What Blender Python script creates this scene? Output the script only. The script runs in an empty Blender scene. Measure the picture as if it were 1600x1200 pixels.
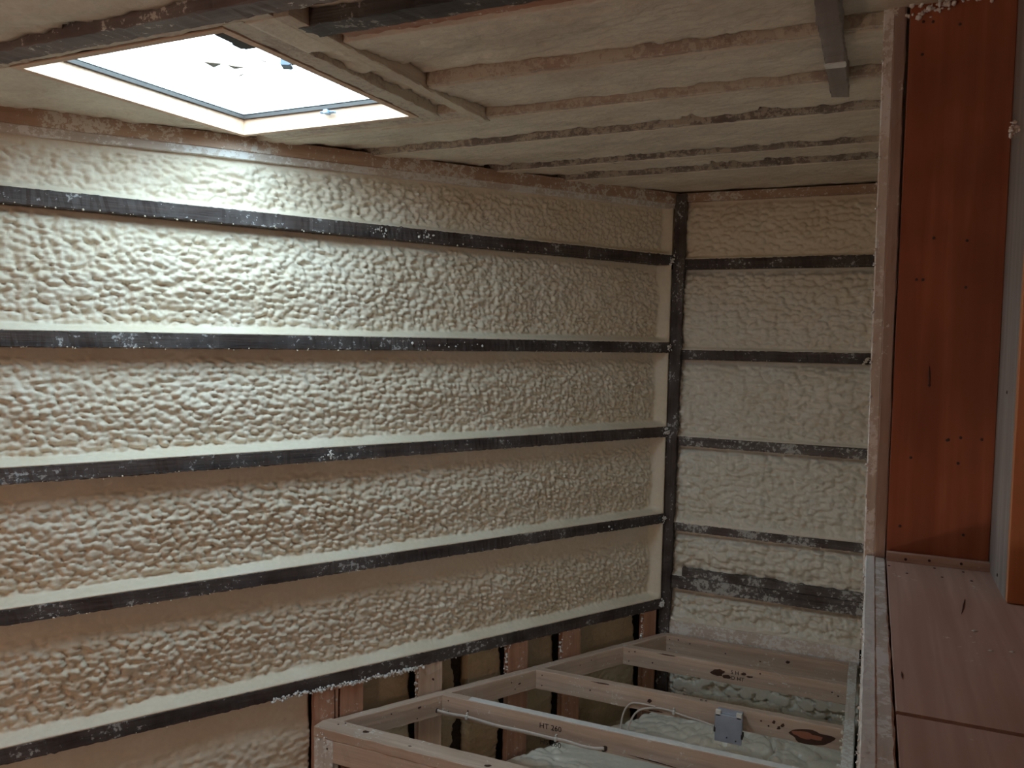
import bpy, math, random
import numpy as np
from mathutils import Matrix, Vector
random.seed(7); rng = np.random.default_rng(7)
S = bpy.context.scene; COL = S.collection

# ------------------------------------------------------------------ camera
YAW, PITCH, ROLL, F = math.radians(23.74), math.radians(-3.17), math.radians(-1.11), 1277.0
cd = bpy.data.cameras.new('camera'); cam = bpy.data.objects.new('camera', cd); COL.objects.link(cam)
cd.sensor_width = 36.0; cd.lens = F * 36.0 / 1600.0; cd.clip_start = .02
EYE = Vector((0, 0, 1.6))
R3 = Matrix.Rotation(YAW, 3, 'Z') @ Matrix.Rotation(PITCH, 3, 'X') @ Matrix.Rotation(ROLL, 3, 'Y')
cam.matrix_world = Matrix.Translation(EYE) @ (R3 @ Matrix.Rotation(math.pi/2, 3, 'X')).to_4x4()
S.camera = cam

# ------------------------------------------------------------------ light
w = bpy.data.worlds.new('overcast_sky'); S.world = w; w.use_nodes = True
bg = w.node_tree.nodes['Background']
bg.inputs[0].default_value = (.72, .89, 1.0, 1); bg.inputs[1].default_value = 15.6
pl = bpy.data.lights.new('skylight_portal', 'AREA'); pl.shape = 'RECTANGLE'; pl.size = .80; pl.size_y = .95
pl.cycles.is_portal = True
po = bpy.data.objects.new('skylight_portal', pl); po.location = (-1.715, 1.872, 2.47); COL.objects.link(po)
S.view_settings.view_transform = 'Standard'; S.view_settings.look = 'None'
S.view_settings.gamma = 1; S.view_settings.use_curve_mapping = False
S.view_settings.exposure = -.15
S.cycles.max_bounces = 12; S.cycles.diffuse_bounces = 9; S.cycles.transparent_max_bounces = 12
S.cycles.sample_clamp_indirect = 6; S.cycles.caustics_reflective = False; S.cycles.caustics_refractive = False
try:
    S.cycles.use_denoising = True; S.cycles.denoiser = 'OPENIMAGEDENOISE'
except Exception: pass

# unseen warm fill lamp, added behind the camera to lift the shadows
FILL_POS = (-1.7, -.95, .45)
FILL_COL, FILL_RAD = (1.0, .80, .64), 165.0         # the glowing mesh is built at the end of the script

# ------------------------------------------------------------------ frame of the room
X0, Y0 = -.939, 4.216
TH = math.radians(31.63)
DA = np.array([math.sin(TH), math.cos(TH), 0.]); NA = np.array([math.cos(TH), -math.sin(TH), 0.])
C0 = np.array([X0, Y0, 0.])
def wl(s, off, z): return C0 + DA*s + NA*off + np.array([0, 0, 1.])*z          # a point on the long left wall
def roof(x, y): return 2.36 + .0058*x + .0237*(y-4.216)
FLOOR = -.40

# ------------------------------------------------------------------ noise
def _h(ix, iy, k):
    n = (ix.astype(np.int64)*374761393 + iy.astype(np.int64)*668265263 + k*1442695041) & 0x7fffffff
    n = ((n ^ (n >> 13))*1274126177) & 0x7fffffff
    n = ((n ^ (n >> 15))*2246822519) & 0x7fffffff
    return ((n ^ (n >> 16)) & 0xffff)/65535.
def vnoise(x, y, k=0):
    ix, iy = np.floor(x), np.floor(y); fx, fy = x-ix, y-iy
    fx = fx*fx*(3-2*fx); fy = fy*fy*(3-2*fy)
    a, b, c, d = _h(ix, iy, k), _h(ix+1, iy, k), _h(ix, iy+1, k), _h(ix+1, iy+1, k)
    return (a*(1-fx)+b*fx)*(1-fy)+(c*(1-fx)+d*fx)*fy
def fbm(x, y, k=0, o=3):
    r = 0; a = .5
    for i in range(o): r = r + a*vnoise(x*2**i, y*2**i, k+i*17); a *= .5
    return r/(1-.5**o)
def lumps(u, v, su, sv, k):
    """overlapping rounded blobs, su by sv metres; 0 in the creases, about 1 on the tops"""
    wu = u + .9*su*(fbm(u/su*.35, v/sv*.35, k+3, 2)-.5); wv = v + .9*sv*(fbm(u/su*.35, v/sv*.35, k+9, 2)-.5)
    x, y = wu/su, wv/sv; ix, iy = np.floor(x), np.floor(y); best = np.zeros_like(x)
    for dx in (-1, 0, 1):
        for dy in (-1, 0, 1):
            cx, cy = ix+dx, iy+dy
            px, py = cx+.15+.7*_h(cx, cy, k), cy+.15+.7*_h(cx, cy, k+1)
            rr = .50+.34*_h(cx, cy, k+2); hh = .55+.45*_h(cx, cy, k+4)
            an = (_h(cx, cy, k+5)-.5)*1.8
            ex, ey = (x-px), (y-py)
            ax = ex*np.cos(an)+ey*np.sin(an); ay = (-ex*np.sin(an)+ey*np.cos(an))*1.25
            d2 = (ax*ax+ay*ay)/(rr*rr)
            best = np.maximum(best, hh*np.sqrt(np.clip(1-d2, 0, 1)))
    return best
def sst(a, b, x):
    t = np.clip((x-a)/(b-a), 0, 1); return t*t*(3-2*t)

# ------------------------------------------------------------------ materials
def mat(name): 
    m = bpy.data.materials.new(name); m.use_nodes = True
    nt = m.node_tree; b = nt.nodes['Principled BSDF']; return m, nt, b
class N:
    def __init__(s, nt): s.nt = nt
    def n(s, t, **k):
        o = s.nt.nodes.new(t)
        for a, v in k.items():
            if a.startswith('i_'):
                key = a[2:]; key = int(key) if key.isdigit() else key.replace('_', ' ')
                o.inputs[key].default_value = v
            else: setattr(o, a, v)
        return o
    def l(s, a, b): s.nt.links.new(a, b)
    def ramp(s, fac, stops):
        r = s.n('ShaderNodeValToRGB'); e = r.color_ramp.elements
        while len(e) < len(stops): e.new(.5)
        for i, (p, c) in enumerate(stops):
            e[i].position = p; e[i].color = (*c, 1) if len(c) == 3 else c
        s.l(fac, r.inputs[0]); return r.outputs[0]
    def mix(s, f, a, b):
        m = s.n('ShaderNodeMix', data_type='RGBA')
        for sock, v in ((m.inputs[0], f), (m.inputs[6], a), (m.inputs[7], b)):
            if hasattr(v, 'is_linked') or hasattr(v, 'links'): s.l(v, sock)
            else: sock.default_value = v if not isinstance(v, tuple) else (*v, 1)
        return m.outputs[2]
    def coords(s, scale=(1, 1, 1)):
        tc = s.n('ShaderNodeTexCoord'); oi = s.n('ShaderNodeObjectInfo')
        mu = s.n('ShaderNodeMath', operation='MULTIPLY', i_1=37.0); s.l(oi.outputs['Random'], mu.inputs[0])
        ad = s.n('ShaderNodeVectorMath', operation='ADD'); s.l(tc.outputs['Object'], ad.inputs[0]); s.l(mu.outputs[0], ad.inputs[1])
        mp = s.n('ShaderNodeMapping'); mp.inputs['Scale'].default_value = scale; s.l(ad.outputs[0], mp.inputs[0])
        return mp.outputs[0]

def foam_mat(name, c1, c2, rough=.5, bump=.35, spec=.35):
    m, nt, b = mat(name); g = N(nt)
    v = g.coords()
    n1 = g.n('ShaderNodeTexNoise', i_Scale=5.0, i_Detail=4.0); g.l(v, n1.inputs['Vector'])
    n2 = g.n('ShaderNodeTexNoise', i_Scale=60.0, i_Detail=3.0); g.l(v, n2.inputs['Vector'])
    n3 = g.n('ShaderNodeTexNoise', i_Scale=420.0, i_Detail=2.0); g.l(v, n3.inputs['Vector'])
    col = g.ramp(n1.outputs[0], [(.35, c1), (.68, c2)])
    col = g.mix(.22, col, g.ramp(n2.outputs[0], [(.3, tuple(x*.75 for x in c1)), (.7, c2)]))
    g.l(col, b.inputs['Base Color'])
    b.inputs['Roughness'].default_value = rough; b.inputs['Specular IOR Level'].default_value = spec
    bu = g.n('ShaderNodeBump', i_Strength=bump, i_Distance=.004); g.l(n2.outputs[0], bu.inputs['Height'])
    b2 = g.n('ShaderNodeBump', i_Strength=.25, i_Distance=.001); g.l(n3.outputs[0], b2.inputs['Height']); g.l(bu.outputs[0], b2.inputs['Normal'])
    g.l(b2.outputs[0], b.inputs['Normal']); return m
M = {}
M['foam'] = foam_mat('spray_foam', (.75, .665, .52), (.81, .745, .62))
M['foam_end'] = foam_mat('spray_foam_glossy', (.74, .69, .58), (.80, .775, .69), rough=.28, spec=.5, bump=.2)
M['foam_roof'] = foam_mat('spray_foam_roof', (.60, .53, .43), (.80, .73, .61), rough=.6, bump=1.0)
M['foam_brown'] = foam_mat('spray_foam_deep', (.44, .35, .22), (.56, .46, .32), rough=.7, bump=1.0)  # browner foam for the pockets under the lowest girt
M['foam_dust'] = foam_mat('foam_dust_painted_light', (.70, .68, .65), (.86, .85, .82), rough=.7, bump=1.0)  # foam dust; its paleness also stands in for skylight on a joist top

def wood_mat(name, dark, light, ring=9., fleck=0., fleck_col=(.72, .70, .64), rough=.62, bump=.25, stain=0., dirt=(.1, .07, .05)):
    m, nt, b = mat(name); g = N(nt)
    v = g.coords((1.1, 16, 16)); vf = g.coords((1, 1, 1))
    n1 = g.n('ShaderNodeTexNoise', i_Scale=1.6, i_Detail=3.0, i_Distortion=.6); g.l(v, n1.inputs['Vector'])
    vb = g.coords((.35, 3.2, 3.2))
    wv = g.n('ShaderNodeTexWave', wave_type='RINGS', i_Scale=ring, i_Distortion=3.0, i_Detail=2.0)
    wv.inputs['Detail Scale'].default_value = .7; g.l(vb, wv.inputs['Vector'])
    n2 = g.n('ShaderNodeTexNoise', i_Scale=9.0, i_Detail=4.0); g.l(v, n2.inputs['Vector'])
    base = g.ramp(n1.outputs[0], [(.32, dark), (.68, light)])
    mid = tuple((a*.62+c*.38)*.9 for a, c in zip(dark, light))
    rg = g.ramp(wv.outputs['Fac'], [(.0, (.0, .0, .0)), (.75, (.12, .12, .12)), (1., (.55, .55, .55))])
    col = g.mix(rg, base, mid)
    st = g.ramp(n2.outputs[0], [(.35, (.35, .35, .35)), (.6, (0, 0, 0))])
    col = g.mix(st, col, mid)
    big = g.n('ShaderNodeTexNoise', i_Scale=2.4, i_Detail=3.0); g.l(vf, big.inputs['Vector'])
    if stain:
        f = g.ramp(big.outputs[0], [(.42, (0, 0, 0)), (.7, (stain,)*3)]); col = g.mix(f, col, dirt)
    if fleck:
        nf = g.n('ShaderNodeTexNoise', i_Scale=55.0, i_Detail=6.0, i_Roughness=.7); g.l(vf, nf.inputs['Vector'])
        mb = g.n('ShaderNodeTexNoise', i_Scale=7.0, i_Detail=3.0); g.l(vf, mb.inputs['Vector'])
        ad = g.n('ShaderNodeMath', operation='MULTIPLY_ADD', i_1=.55); g.l(mb.outputs[0], ad.inputs[0]); g.l(nf.outputs[0], ad.inputs[2])
        f = g.ramp(ad.outputs[0], [(.98-fleck*.2, (0, 0, 0)), (1.02-fleck*.2, (.85,)*3)])
        # thin grey overspray film besides the flecks
        f2 = g.ramp(mb.outputs[0], [(.35, (0, 0, 0)), (.75, (.34*fleck,)*3)])
        col = g.mix(f2, col, fleck_col); col = g.mix(f, col, fleck_col)
    g.l(col, b.inputs['Base Color']); b.inputs['Roughness'].default_value = rough
    b.inputs['Specular IOR Level'].default_value = .3
    bu = g.n('ShaderNodeBump', i_Strength=bump, i_Distance=.003); g.l(n2.outputs[0], bu.inputs['Height']); g.l(bu.outputs[0], b.inputs['Normal'])
    return m
M['girt'] = wood_mat('old_dark_wood', (.03, .022, .022), (.085, .06, .052), fleck=.45, bump=.6, fleck_col=(.45, .45, .45))
M['girt_dusty'] = wood_mat('old_wood_dusted', (.045, .034, .033), (.13, .10, .09), fleck=.8, bump=.6, fleck_col=(.5, .5, .48))
M['oldjoist'] = wood_mat('old_rough_joist', (.04, .035, .035), (.12, .105, .10), fleck=.5, bump=.9, fleck_col=(.35, .34, .32))
M['roofline'] = wood_mat('foam_streaked_old_wood', (.15, .12, .11), (.27, .225, .20), ring=5, fleck=1.1, fleck_col=(.50, .44, .36))
M['headerwood'] = wood_mat('old_mauve_wood', (.11, .085, .085), (.21, .17, .165), ring=5, fleck=.5)
M['studwood'] = wood_mat('streaky_stud_wood', (.30, .20, .16), (.46, .33, .27), ring=8, fleck=.3)
M['pine'] = wood_mat('new_pine', (.47, .33, .245), (.68, .52, .415), ring=6, fleck=.35)
M['pine_dusty'] = wood_mat('dusted_pine', (.52, .45, .39), (.70, .64, .57), ring=6, fleck=1.0, fleck_col=(.80, .80, .78))
M['board'] = wood_mat('reddish_board', (.34, .16, .10), (.52, .28, .18), ring=5, fleck=.3)
M['plate'] = wood_mat('top_plate_wood', (.36, .22, .15), (.52, .36, .26), ring=4, fleck=.8)
M['trim_pine'] = wood_mat('skylight_pine', (.62, .42, .29), (.80, .60, .45), ring=4, bump=.1)
M['roofwood'] = wood_mat('roof_joist_wood', (.38, .29, .24), (.56, .46, .39), ring=4, fleck=1.2, fleck_col=(.6, .55, .45))
M['rooffoamed'] = wood_mat('foamed_roof_joist', (.54, .46, .37), (.70, .62, .50), ring=3, fleck=1.0, fleck_col=(.66, .6, .48), bump=.8)
M['redboard'] = wood_mat('red_plywood', (.30, .09, .045), (.46, .16, .08), ring=3.2, rough=.5, bump=.08, stain=.55, dirt=(.12, .03, .02))
M['orange'] = wood_mat('orange_plywood', (.46, .18, .08), (.62, .27, .13), ring=3, rough=.5, bump=.08)
M['greyboard'] = wood_mat('weathered_board', (.22, .19, .175), (.34, .30, .28), ring=3, stain=.3)
M['sill'] = wood_mat('sill_plywood', (.44, .28, .22), (.60, .42, .35), ring=5.5, fleck=.1, bump=.1)
M['lip'] = wood_mat('ply_edge', (.45, .30, .23), (.66, .48, .38), ring=14, fleck=.3)
M['dark'] = wood_mat('dark_sheathing', (.03, .02, .018), (.07, .05, .04))
def flat(name, c, rough=.6, metal=0.):
    m, nt, b = mat(name); g = N(nt); v = g.coords()
    n1 = g.n('ShaderNodeTexNoise', i_Scale=30.0, i_Detail=3.0); g.l(v, n1.inputs['Vector'])
    g.l(g.ramp(n1.outputs[0], [(.3, tuple(x*.85 for x in c)), (.7, c)]), b.inputs['Base Color'])
    b.inputs['Roughness'].default_value = rough; b.inputs['Metallic'].default_value = metal; return m
M['nail'] = flat('rusty_nail', (.05, .03, .025), .7)
M['knot'] = flat('knot_wood', (.07, .025, .015), .6)
M['heart'] = flat('red_heartwood', (.40, .15, .09), .6)
M['ink'] = flat('stamp_ink', (.03, .028, .028), .8)
M['box'] = flat('grey_blue_plastic', (.40, .43, .52), .45)
M['cable'] = flat('cable_jacket', (.72, .64, .58), .45)
M['staple'] = flat('white_plastic_staple', (.82, .80, .76), .4)
M['whiteframe'] = flat('white_skylight_metal', (.85, .87, .88), .35)
M['gasket'] = flat('dark_gasket', (.045, .04, .038), .7)
M['bluefit'] = flat('blue_grey_fitting', (.22, .32, .46), .4, .3)
M['leaf'] = flat('fallen_leaf', (.22, .15, .10), .8)
M['concrete'] = flat('rough_subfloor', (.22, .18, .15), .9)
m, nt, b = mat('skylight_glass'); nt.nodes.remove(b); g = N(nt)
tr = g.n('ShaderNodeBsdfTransparent'); tr.inputs[0].default_value = (.93, .97, .98, 1)
gl = g.n('ShaderNodeBsdfGlossy', i_Roughness=.02); mx = g.n('ShaderNodeMixShader', i_0=.05)
g.l(tr.outputs[0], mx.inputs[1]); g.l(gl.outputs[0], mx.inputs[2]); g.l(mx.outputs[0], nt.nodes['Material Output'].inputs[0])
M['glass'] = m

# ------------------------------------------------------------------ object helpers
def obj(name, me, m, parent=None, mw=None):
    o = bpy.data.objects.new(name, me); COL.objects.link(o)
    if m is not None and not me.materials: me.materials.append(M[m] if isinstance(m, str) else m)
    if mw is not None: o.matrix_world = mw
    if parent is not None: o.parent = parent; 
    return o
def tag(o, label=None, cat=None, group=None, kind=None):
    if label: o['label'] = label
    if cat: o['category'] = cat
    if group: o['group'] = group
    if kind: o['kind'] = kind
    return o
def empty(name, loc=(0, 0, 0)):
    o = bpy.data.objects.new(name, None); o.empty_display_size = .05; COL.objects.link(o); o.matrix_world = Matrix.Translation(loc); return o
def mesh(name, V, Fc, smooth=False):
    me = bpy.data.meshes.new(name); me.from_pydata([tuple(map(float, v)) for v in V], [], Fc)
    if smooth: me.polygons.foreach_set('use_smooth', [True]*len(me.polygons))
    me.update(); return me
def grid_mesh(name, P, smooth=True):
    n, k = P.shape[:2]; me = bpy.data.meshes.new(name)
    idx = np.arange(n*k).reshape(n, k)
    q = np.stack([idx[:-1, :-1], idx[1:, :-1], idx[1:, 1:], idx[:-1, 1:]], -1).reshape(-1, 4)
    me.vertices.add(n*k); me.vertices.foreach_set('co', P.reshape(-1).astype(np.float32))
    me.loops.add(q.size); me.loops.foreach_set('vertex_index', q.reshape(-1).astype(np.int32))
    me.polygons.add(len(q)); me.polygons.foreach_set('loop_start', (np.arange(len(q))*4).astype(np.int32))
    me.polygons.foreach_set('loop_total', np.full(len(q), 4, np.int32))
    me.polygons.foreach_set('use_smooth', np.full(len(q), smooth)); me.update(calc_edges=True); me.validate(); return me
def board_mesh(name, L, wd, th, ch=.002, step=.03, rough=.0006, k=0):
    """box with chamfered arrises, long axis local X (0..L), width Y, thickness Z, wavy like sawn timber"""
    n = max(2, int(L/step)+1); xs = np.linspace(0, L, n); a, b = wd/2, th/2
    prof = [(-a+ch, -b), (a-ch, -b), (a, -b+ch), (a, b-ch), (a-ch, b), (-a+ch, b), (-a, b-ch), (-a, -b+ch)]
    V = []
    for i, x in enumerate(xs):
        for j, (y, z) in enumerate(prof):
            V.append((x, y+rough*rng.normal()*(1 if a > .01 else .3), z+rough*rng.normal()*(1 if b > .01 else .3)))
    Fc = []
    for i in range(n-1):
        for j in range(8): Fc.append((i*8+j, i*8+(j+1) % 8, (i+1)*8+(j+1) % 8, (i+1)*8+j))
    Fc.append(tuple(range(7, -1, -1))); Fc.append(tuple((n-1)*8+j for j in range(8)))
    return mesh(name, V, Fc)
def board(name, A, B, wd, th, m, up=(0, 0, 1), parent=None, **k):
    """timber from A to B (centre line); width measured across `up`-normal plane, thickness along up"""
    A, B, up = Vector(A), Vector(B), Vector(up); x = (B-A).normalized(); y = up.cross(x).normalized(); z = x.cross(y)
    mw = Matrix(((x.x, y.x, z.x, A.x), (x.y, y.y, z.y, A.y), (x.z, y.z, z.z, A.z), (0, 0, 0, 1)))
    return obj(name, board_mesh(name, (B-A).length, wd, th, **k), m, parent, mw)
def child(o, parent):
    mw = o.matrix_world.copy(); o.parent = parent; o.matrix_parent_inverse = parent.matrix_world.inverted(); return o
def boxm(name, lo, hi, m, parent=None):
    x0, y0, z0 = lo; x1, y1, z1 = hi
    V = [(x0, y0, z0), (x1, y0, z0), (x1, y1, z0), (x0, y1, z0), (x0, y0, z1), (x1, y0, z1), (x1, y1, z1), (x0, y1, z1)]
    Fc = [(0, 3, 2, 1), (4, 5, 6, 7), (0, 1, 5, 4), (1, 2, 6, 5), (2, 3, 7, 6), (3, 0, 4, 7)]
    return obj(name, mesh(name, V, Fc), m, parent)
def prism(name, pts, z0, z1, m, parent=None):
    n = len(pts); V = [(x, y, z0) for x, y in pts]+[(x, y, z1) for x, y in pts]
    Fc = [tuple(range(n-1, -1, -1)), tuple(range(n, 2*n))]+[(i, (i+1) % n, n+(i+1) % n, n+i) for i in range(n)]
    return obj(name, mesh(name, V, Fc), m, parent)
def nail_mesh(r=.003):
    V = []; n = 8
    for rr, h in ((r, 0), (r, .0008), (r*.6, .0014)):
        V += [(rr*math.cos(2*math.pi*i/n), rr*math.sin(2*math.pi*i/n), h) for i in range(n)]
    Fc = [(a*n+i, a*n+(i+1) % n, (a+1)*n+(i+1) % n, (a+1)*n+i) for a in (0, 1) for i in range(n)]+[tuple(2*n+i for i in range(n))]
    return mesh('nail', V, Fc)
NAIL = nail_mesh(); NAIL.materials.append(M['nail'])
def orient(p, nrm, xdir=None):
    z = Vector(nrm).normalized(); x = Vector(xdir) if xdir is not None else z.orthogonal()
    x = (x-z*x.dot(z)).normalized(); y = z.cross(x); p = Vector(p)
    return Matrix(((x.x, y.x, z.x, p.x), (x.y, y.y, z.y, p.y), (x.z, y.z, z.z, p.z), (0, 0, 0, 1)))
def nail(parent, p, nrm, s=1.):
    o = bpy.data.objects.new('nail', NAIL); COL.objects.link(o); o.matrix_world = orient(p, nrm) @ Matrix.Scale(s, 4); return child(o, parent)
def mark(name, parent, p, nrm, xdir, a, b, m, k=1, h=.0012, rag=.35):
    n = 28; V = [(0, 0, h)]
    for ring_, hh in ((.6, h), (1., 0.0002)):
        for i in range(n):
            t = 2*math.pi*i/n; q = 1+rag*(float(vnoise(np.array(3+1.6*math.cos(t)*1.4), np.array(3+1.6*math.sin(t)*1.4), k))-.5)*2
            V.append((a*ring_*q*math.cos(t), b*ring_*q*math.sin(t+.3*q), hh))
    Fc = [(0, 1+i, 1+(i+1) % n) for i in range(n)]+[(1+i, 1+n+i, 1+n+(i+1) % n, 1+(i+1) % n) for i in range(n)]
    o = obj(name, mesh(name, V, Fc, True), m); o.matrix_world = orient(p, nrm, xdir); return child(o, parent)
def tube(name, pts, r, m, parent=None, flatx=1.0):
    pts = [Vector(p) for p in pts]; P = []
    for i in range(len(pts)-1):
        p0, p1, p2, p3 = pts[max(i-1, 0)], pts[i], pts[i+1], pts[min(i+2, len(pts)-1)]
        for t in np.linspace(0, 1, 9)[:-1]:
            t2, t3 = t*t, t*t*t
            P.append(.5*((2*p1)+(-p0+p2)*t+(2*p0-5*p1+4*p2-p3)*t2+(-p0+3*p1-3*p2+p3)*t3))
    P.append(pts[-1]); V = []; Fc = []; n = 8
    for i, p in enumerate(P):
        d = (P[min(i+1, len(P)-1)]-P[max(i-1, 0)]).normalized(); u = Vector((0, -1, 0)); a = d.cross(u).normalized(); c = d.cross(a)
        for j in range(n):
            t = 2*math.pi*j/n; V.append(p+a*r*math.cos(t)+c*r*flatx*math.sin(t))
    for i in range(len(P)-1):
        for j in range(n): Fc.append((i*n+j, i*n+(j+1) % n, (i+1)*n+(j+1) % n, (i+1)*n+j))
    Fc += [tuple(range(n-1, -1, -1)), tuple((len(P)-1)*n+j for j in range(n))]
    return obj(name, mesh(name, V, Fc, True), m, parent)
def blob_strip(name, pts, rad, m, parent=None, k=1, n_per=120., spread=.6, smin=.3):
    """a ragged row of small foam beads along a line, one mesh"""
    V = []; Fc = []
    ico = [(0, 0, 1)]+[(math.cos(a)*.894, math.sin(a)*.894, .447) for a in np.arange(5)*2*math.pi/5]+[(math.cos(a)*.894, math.sin(a)*.894, -.447) for a in (np.arange(5)+.5)*2*math.pi/5]+[(0, 0, -1)]
    fi = []
    for i in range(5):
        j = (i+1) % 5; fi += [(0, 1+i, 1+j), (1+i, 6+i, 1+j), (1+j, 6+i, 6+j), (11, 6+j, 6+i)]
    r = np.random.default_rng(k); pts = [np.array(p, float) for p in pts]
    for a, b in zip(pts[:-1], pts[1:]):
        L = np.linalg.norm(b-a)
        for i in range(int(L*n_per)):
            c = a+(b-a)*r.random()+r.normal(size=3)*rad*spread; s = rad*(smin+(1-smin)*r.random()**2); o = len(V)
            sc = s*(.6+.8*r.random(3))
            V += [c+np.array(q)*sc for q in ico]; Fc += [tuple(o+x for x in f_) for f_ in fi]
    o = obj(name, mesh(name, V, Fc, True), m, parent); o['kind'] = 'stuff'; return o

# ------------------------------------------------------------------ room shell
def struct(o): o['kind'] = 'structure'; return o
def wallbox_left(s0, s1, z0, z1, o0, o1, name, m):
    V = [wl(s, o, z) for z in (z0, z1) for s, o in ((s0, o0), (s1, o0), (s1, o1), (s0, o1))]
    for p in V[4:]: p[2] = roof(p[0], p[1])+.075
    Fc = [(0, 3, 2, 1), (4, 5, 6, 7), (0, 1, 5, 4), (1, 2, 6, 5), (2, 3, 7, 6), (3, 0, 4, 7)]
    return obj(name, mesh(name, V, Fc), m)
SB = -6.6                                            # the long wall runs on behind the camera
struct(wallbox_left(SB, .12, FLOOR, 2.50, -.16, -.115, 'wall_left', 'dark'))
struct(boxm('wall_far', (-1.12, Y0+.115, FLOOR), (.30, Y0+.16, 2.43), 'dark'))
struct(boxm('wall_right', (.009, 1.846, FLOOR), (.68, Y0+.11, 2.38), 'foam_dust'))
struct(boxm('wall_window', (.012, -1.6, FLOOR), (.62, 1.845, 1.132), 'board'))
struct(boxm('wall_outer', (.62, -1.6, FLOOR), (.68, 1.9, 2.34), 'redboard'))
struct(boxm('wall_back', (-4.6, -1.66, FLOOR), (.68, -1.60, 2.30), 'board'))
struct(boxm('floor', (-4.8, -1.66, FLOOR-.05), (.68, Y0+.16, FLOOR), 'concrete'))
# roof deck with the skylight opening
HX0, HX1, HY0, HY1 = -2.055, -1.375, 1.462, 2.285
def slab(name, pts, h0, h1, m, parent=None):
    n = len(pts); V = [(x, y, roof(x, y)+h0) for x, y in pts]+[(x, y, roof(x, y)+h1) for x, y in pts]
    Fc = [tuple(range(n-1, -1, -1)), tuple(range(n, 2*n))]+[(i, (i+1) % n, n+(i+1) % n, n+i) for i in range(n)]
    return obj(name, mesh(name, V, Fc), m, parent)
rx0, rx1, ry0, ry1 = -4.8, .68, -1.66, Y0+.16
V = []; 
for h in (.062, .10):
    for x, y in ((rx0, ry0), (rx1, ry0), (rx1, ry1), (rx0, ry1), (HX0-.02, HY0-.02), (HX1+.02, HY0-.02), (HX1+.02, HY1+.02), (HX0-.02, HY1+.02)): V.append((x, y, roof(x, y)+h))
Fc = []
for i in range(4):
    j = (i+1) % 4; Fc += [(i, j, 4+j, 4+i), (8+i, 12+i, 12+j, 8+j), (i, 8+i, 8+j, j), (4+i, 4+j, 12+j, 12+i)]
struct(obj('ceiling', mesh('ceiling', V, Fc), 'dark'))

# ------------------------------------------------------------------ foam bays of the long left wall
def coordsarr(a, b, fine, coarse=None, split=None):
    if split is None or a >= split: return np.linspace(a, b, max(3, int((b-a)/fine)+1))
    return np.concatenate([np.linspace(a, split, max(2, int((split-a)/coarse)))[:-1], np.linspace(split, b, int((b-split)/fine)+1)])
WF = Matrix(((DA[0], -NA[0], 0, X0), (DA[1], -NA[1], 0, Y0), (0, 0, 1, 0), (0, 0, 0, 1)))
def foam_left(label, s0, s1, z0, z1, k, m='foam', deep=.058, amp=1., ledge=.032, right_ledge=True, lumpy=1., zt=None, top_close=.02, smooth_top=.07, fine=.0052, rag=0.):
    s = coordsarr(s0, s1, fine, .03, -3.15); z = np.linspace(0, 1, int((z1-z0)/fine)+1)
    Sg, T = np.meshgrid(s, z, indexing='ij')
    ztop = z1 if zt is None else z1+(zt(Sg)-z1)
    Z = z0+(ztop-z0)*T; H = ztop-z0; d0 = Z-z0; d1 = ztop-Z
    dd = deep*(1+.22*(fbm(Sg*2.2, Z*3, k+40)-.5))
    led = ledge*(1+.5*(fbm(Sg*6, Sg*0, k+50)-.5))
    prof = -dd*sst(0, 1, d0/led)                                     # slopes out to the girt below
    prof = prof+.012*sst(.05, .2, d0)*sst(.04, .2, d1)*fbm(Sg*4, Z*5, k+60)*2
    if top_close < deep: prof = np.where(d1 < .02, prof, prof)
    if right_ledge: prof = prof*(sst(0, 1, (s1-Sg)/.055)*.97+.03)
    mask = sst(.006, led*1.5, d0)*sst(smooth_top*.35, smooth_top, d1+.03*(fbm(Sg*5, Z*0, k+70)-.5))
    mask = mask*(.62+.5*fbm(Sg*1.5, Z*3, k+80))
    if right_ledge: mask = mask*sst(.03, .09, s1-Sg)
    # blobs get smaller toward the corner
    a = lumps(Sg+.25*Z, Z, .030, .021, k)
    b_ = lumps(Sg, Z+.2*Sg, .020, .016, k+7)
    far = sst(-1.6, -.6, Sg)
    hgt = (a*(1-.55*far)+b_*(.4+.5*far))*.021*amp*lumpy
    fine_n = (fbm(Sg*90, Z*90, k+5, 2)-.5)*.0022
    off = prof+(hgt-.009)*mask+fine_n+ (fbm(Sg*14, Z*14, k+6)-.5)*.006*sst(.0, .03, d0)
    if rag:
        side = (fbm(Z*30, Z*0+k, k+90)-.3)*rag
        Sg = np.where(Sg > (s0+s1)/2, Sg-side*sst(.7, 1, (Sg-s0)/(s1-s0)), Sg+side*.5*sst(.7, 1, (s1-Sg)/(s1-s0)))
    off = np.minimum(off, -.0015)
    P = np.stack([Sg, -off, Z], -1)
    # skirt back to the sheathing so the bay is a solid
    def back(Q): Q = Q.copy(); Q[..., 1] = .112; return Q
    P = np.concatenate([back(P[:1]), P, back(P[-1:])], 0); P = np.concatenate([back(P[:, :1]), P, back(P[:, -1:])], 1)
    o = obj('foam_bay', grid_mesh('foam_bay', P), m, None, WF); return tag(o, label, 'foam insulation', None)
G = [(2.043, 1.992), (1.596, 1.544), (1.161, 1.108), (.707, .656), (.256, .202)]
pt = lambda Sg: roof(X0+DA[0]*Sg, Y0+DA[1]*Sg)-.072
foam_left('spray foam along the top of the long wall, under the reddish top plate', SB, -.035, G[0][0], 2.25, 100, deep=.032, amp=1., zt=pt, smooth_top=.03, ledge=.02, lumpy=.95)
foam_left('bright lumpy foam bay between the first and second dark girts of the long wall', SB, -.037, G[1][0], G[0][1], 200, deep=.052, smooth_top=.05, amp=1.05)
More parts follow.
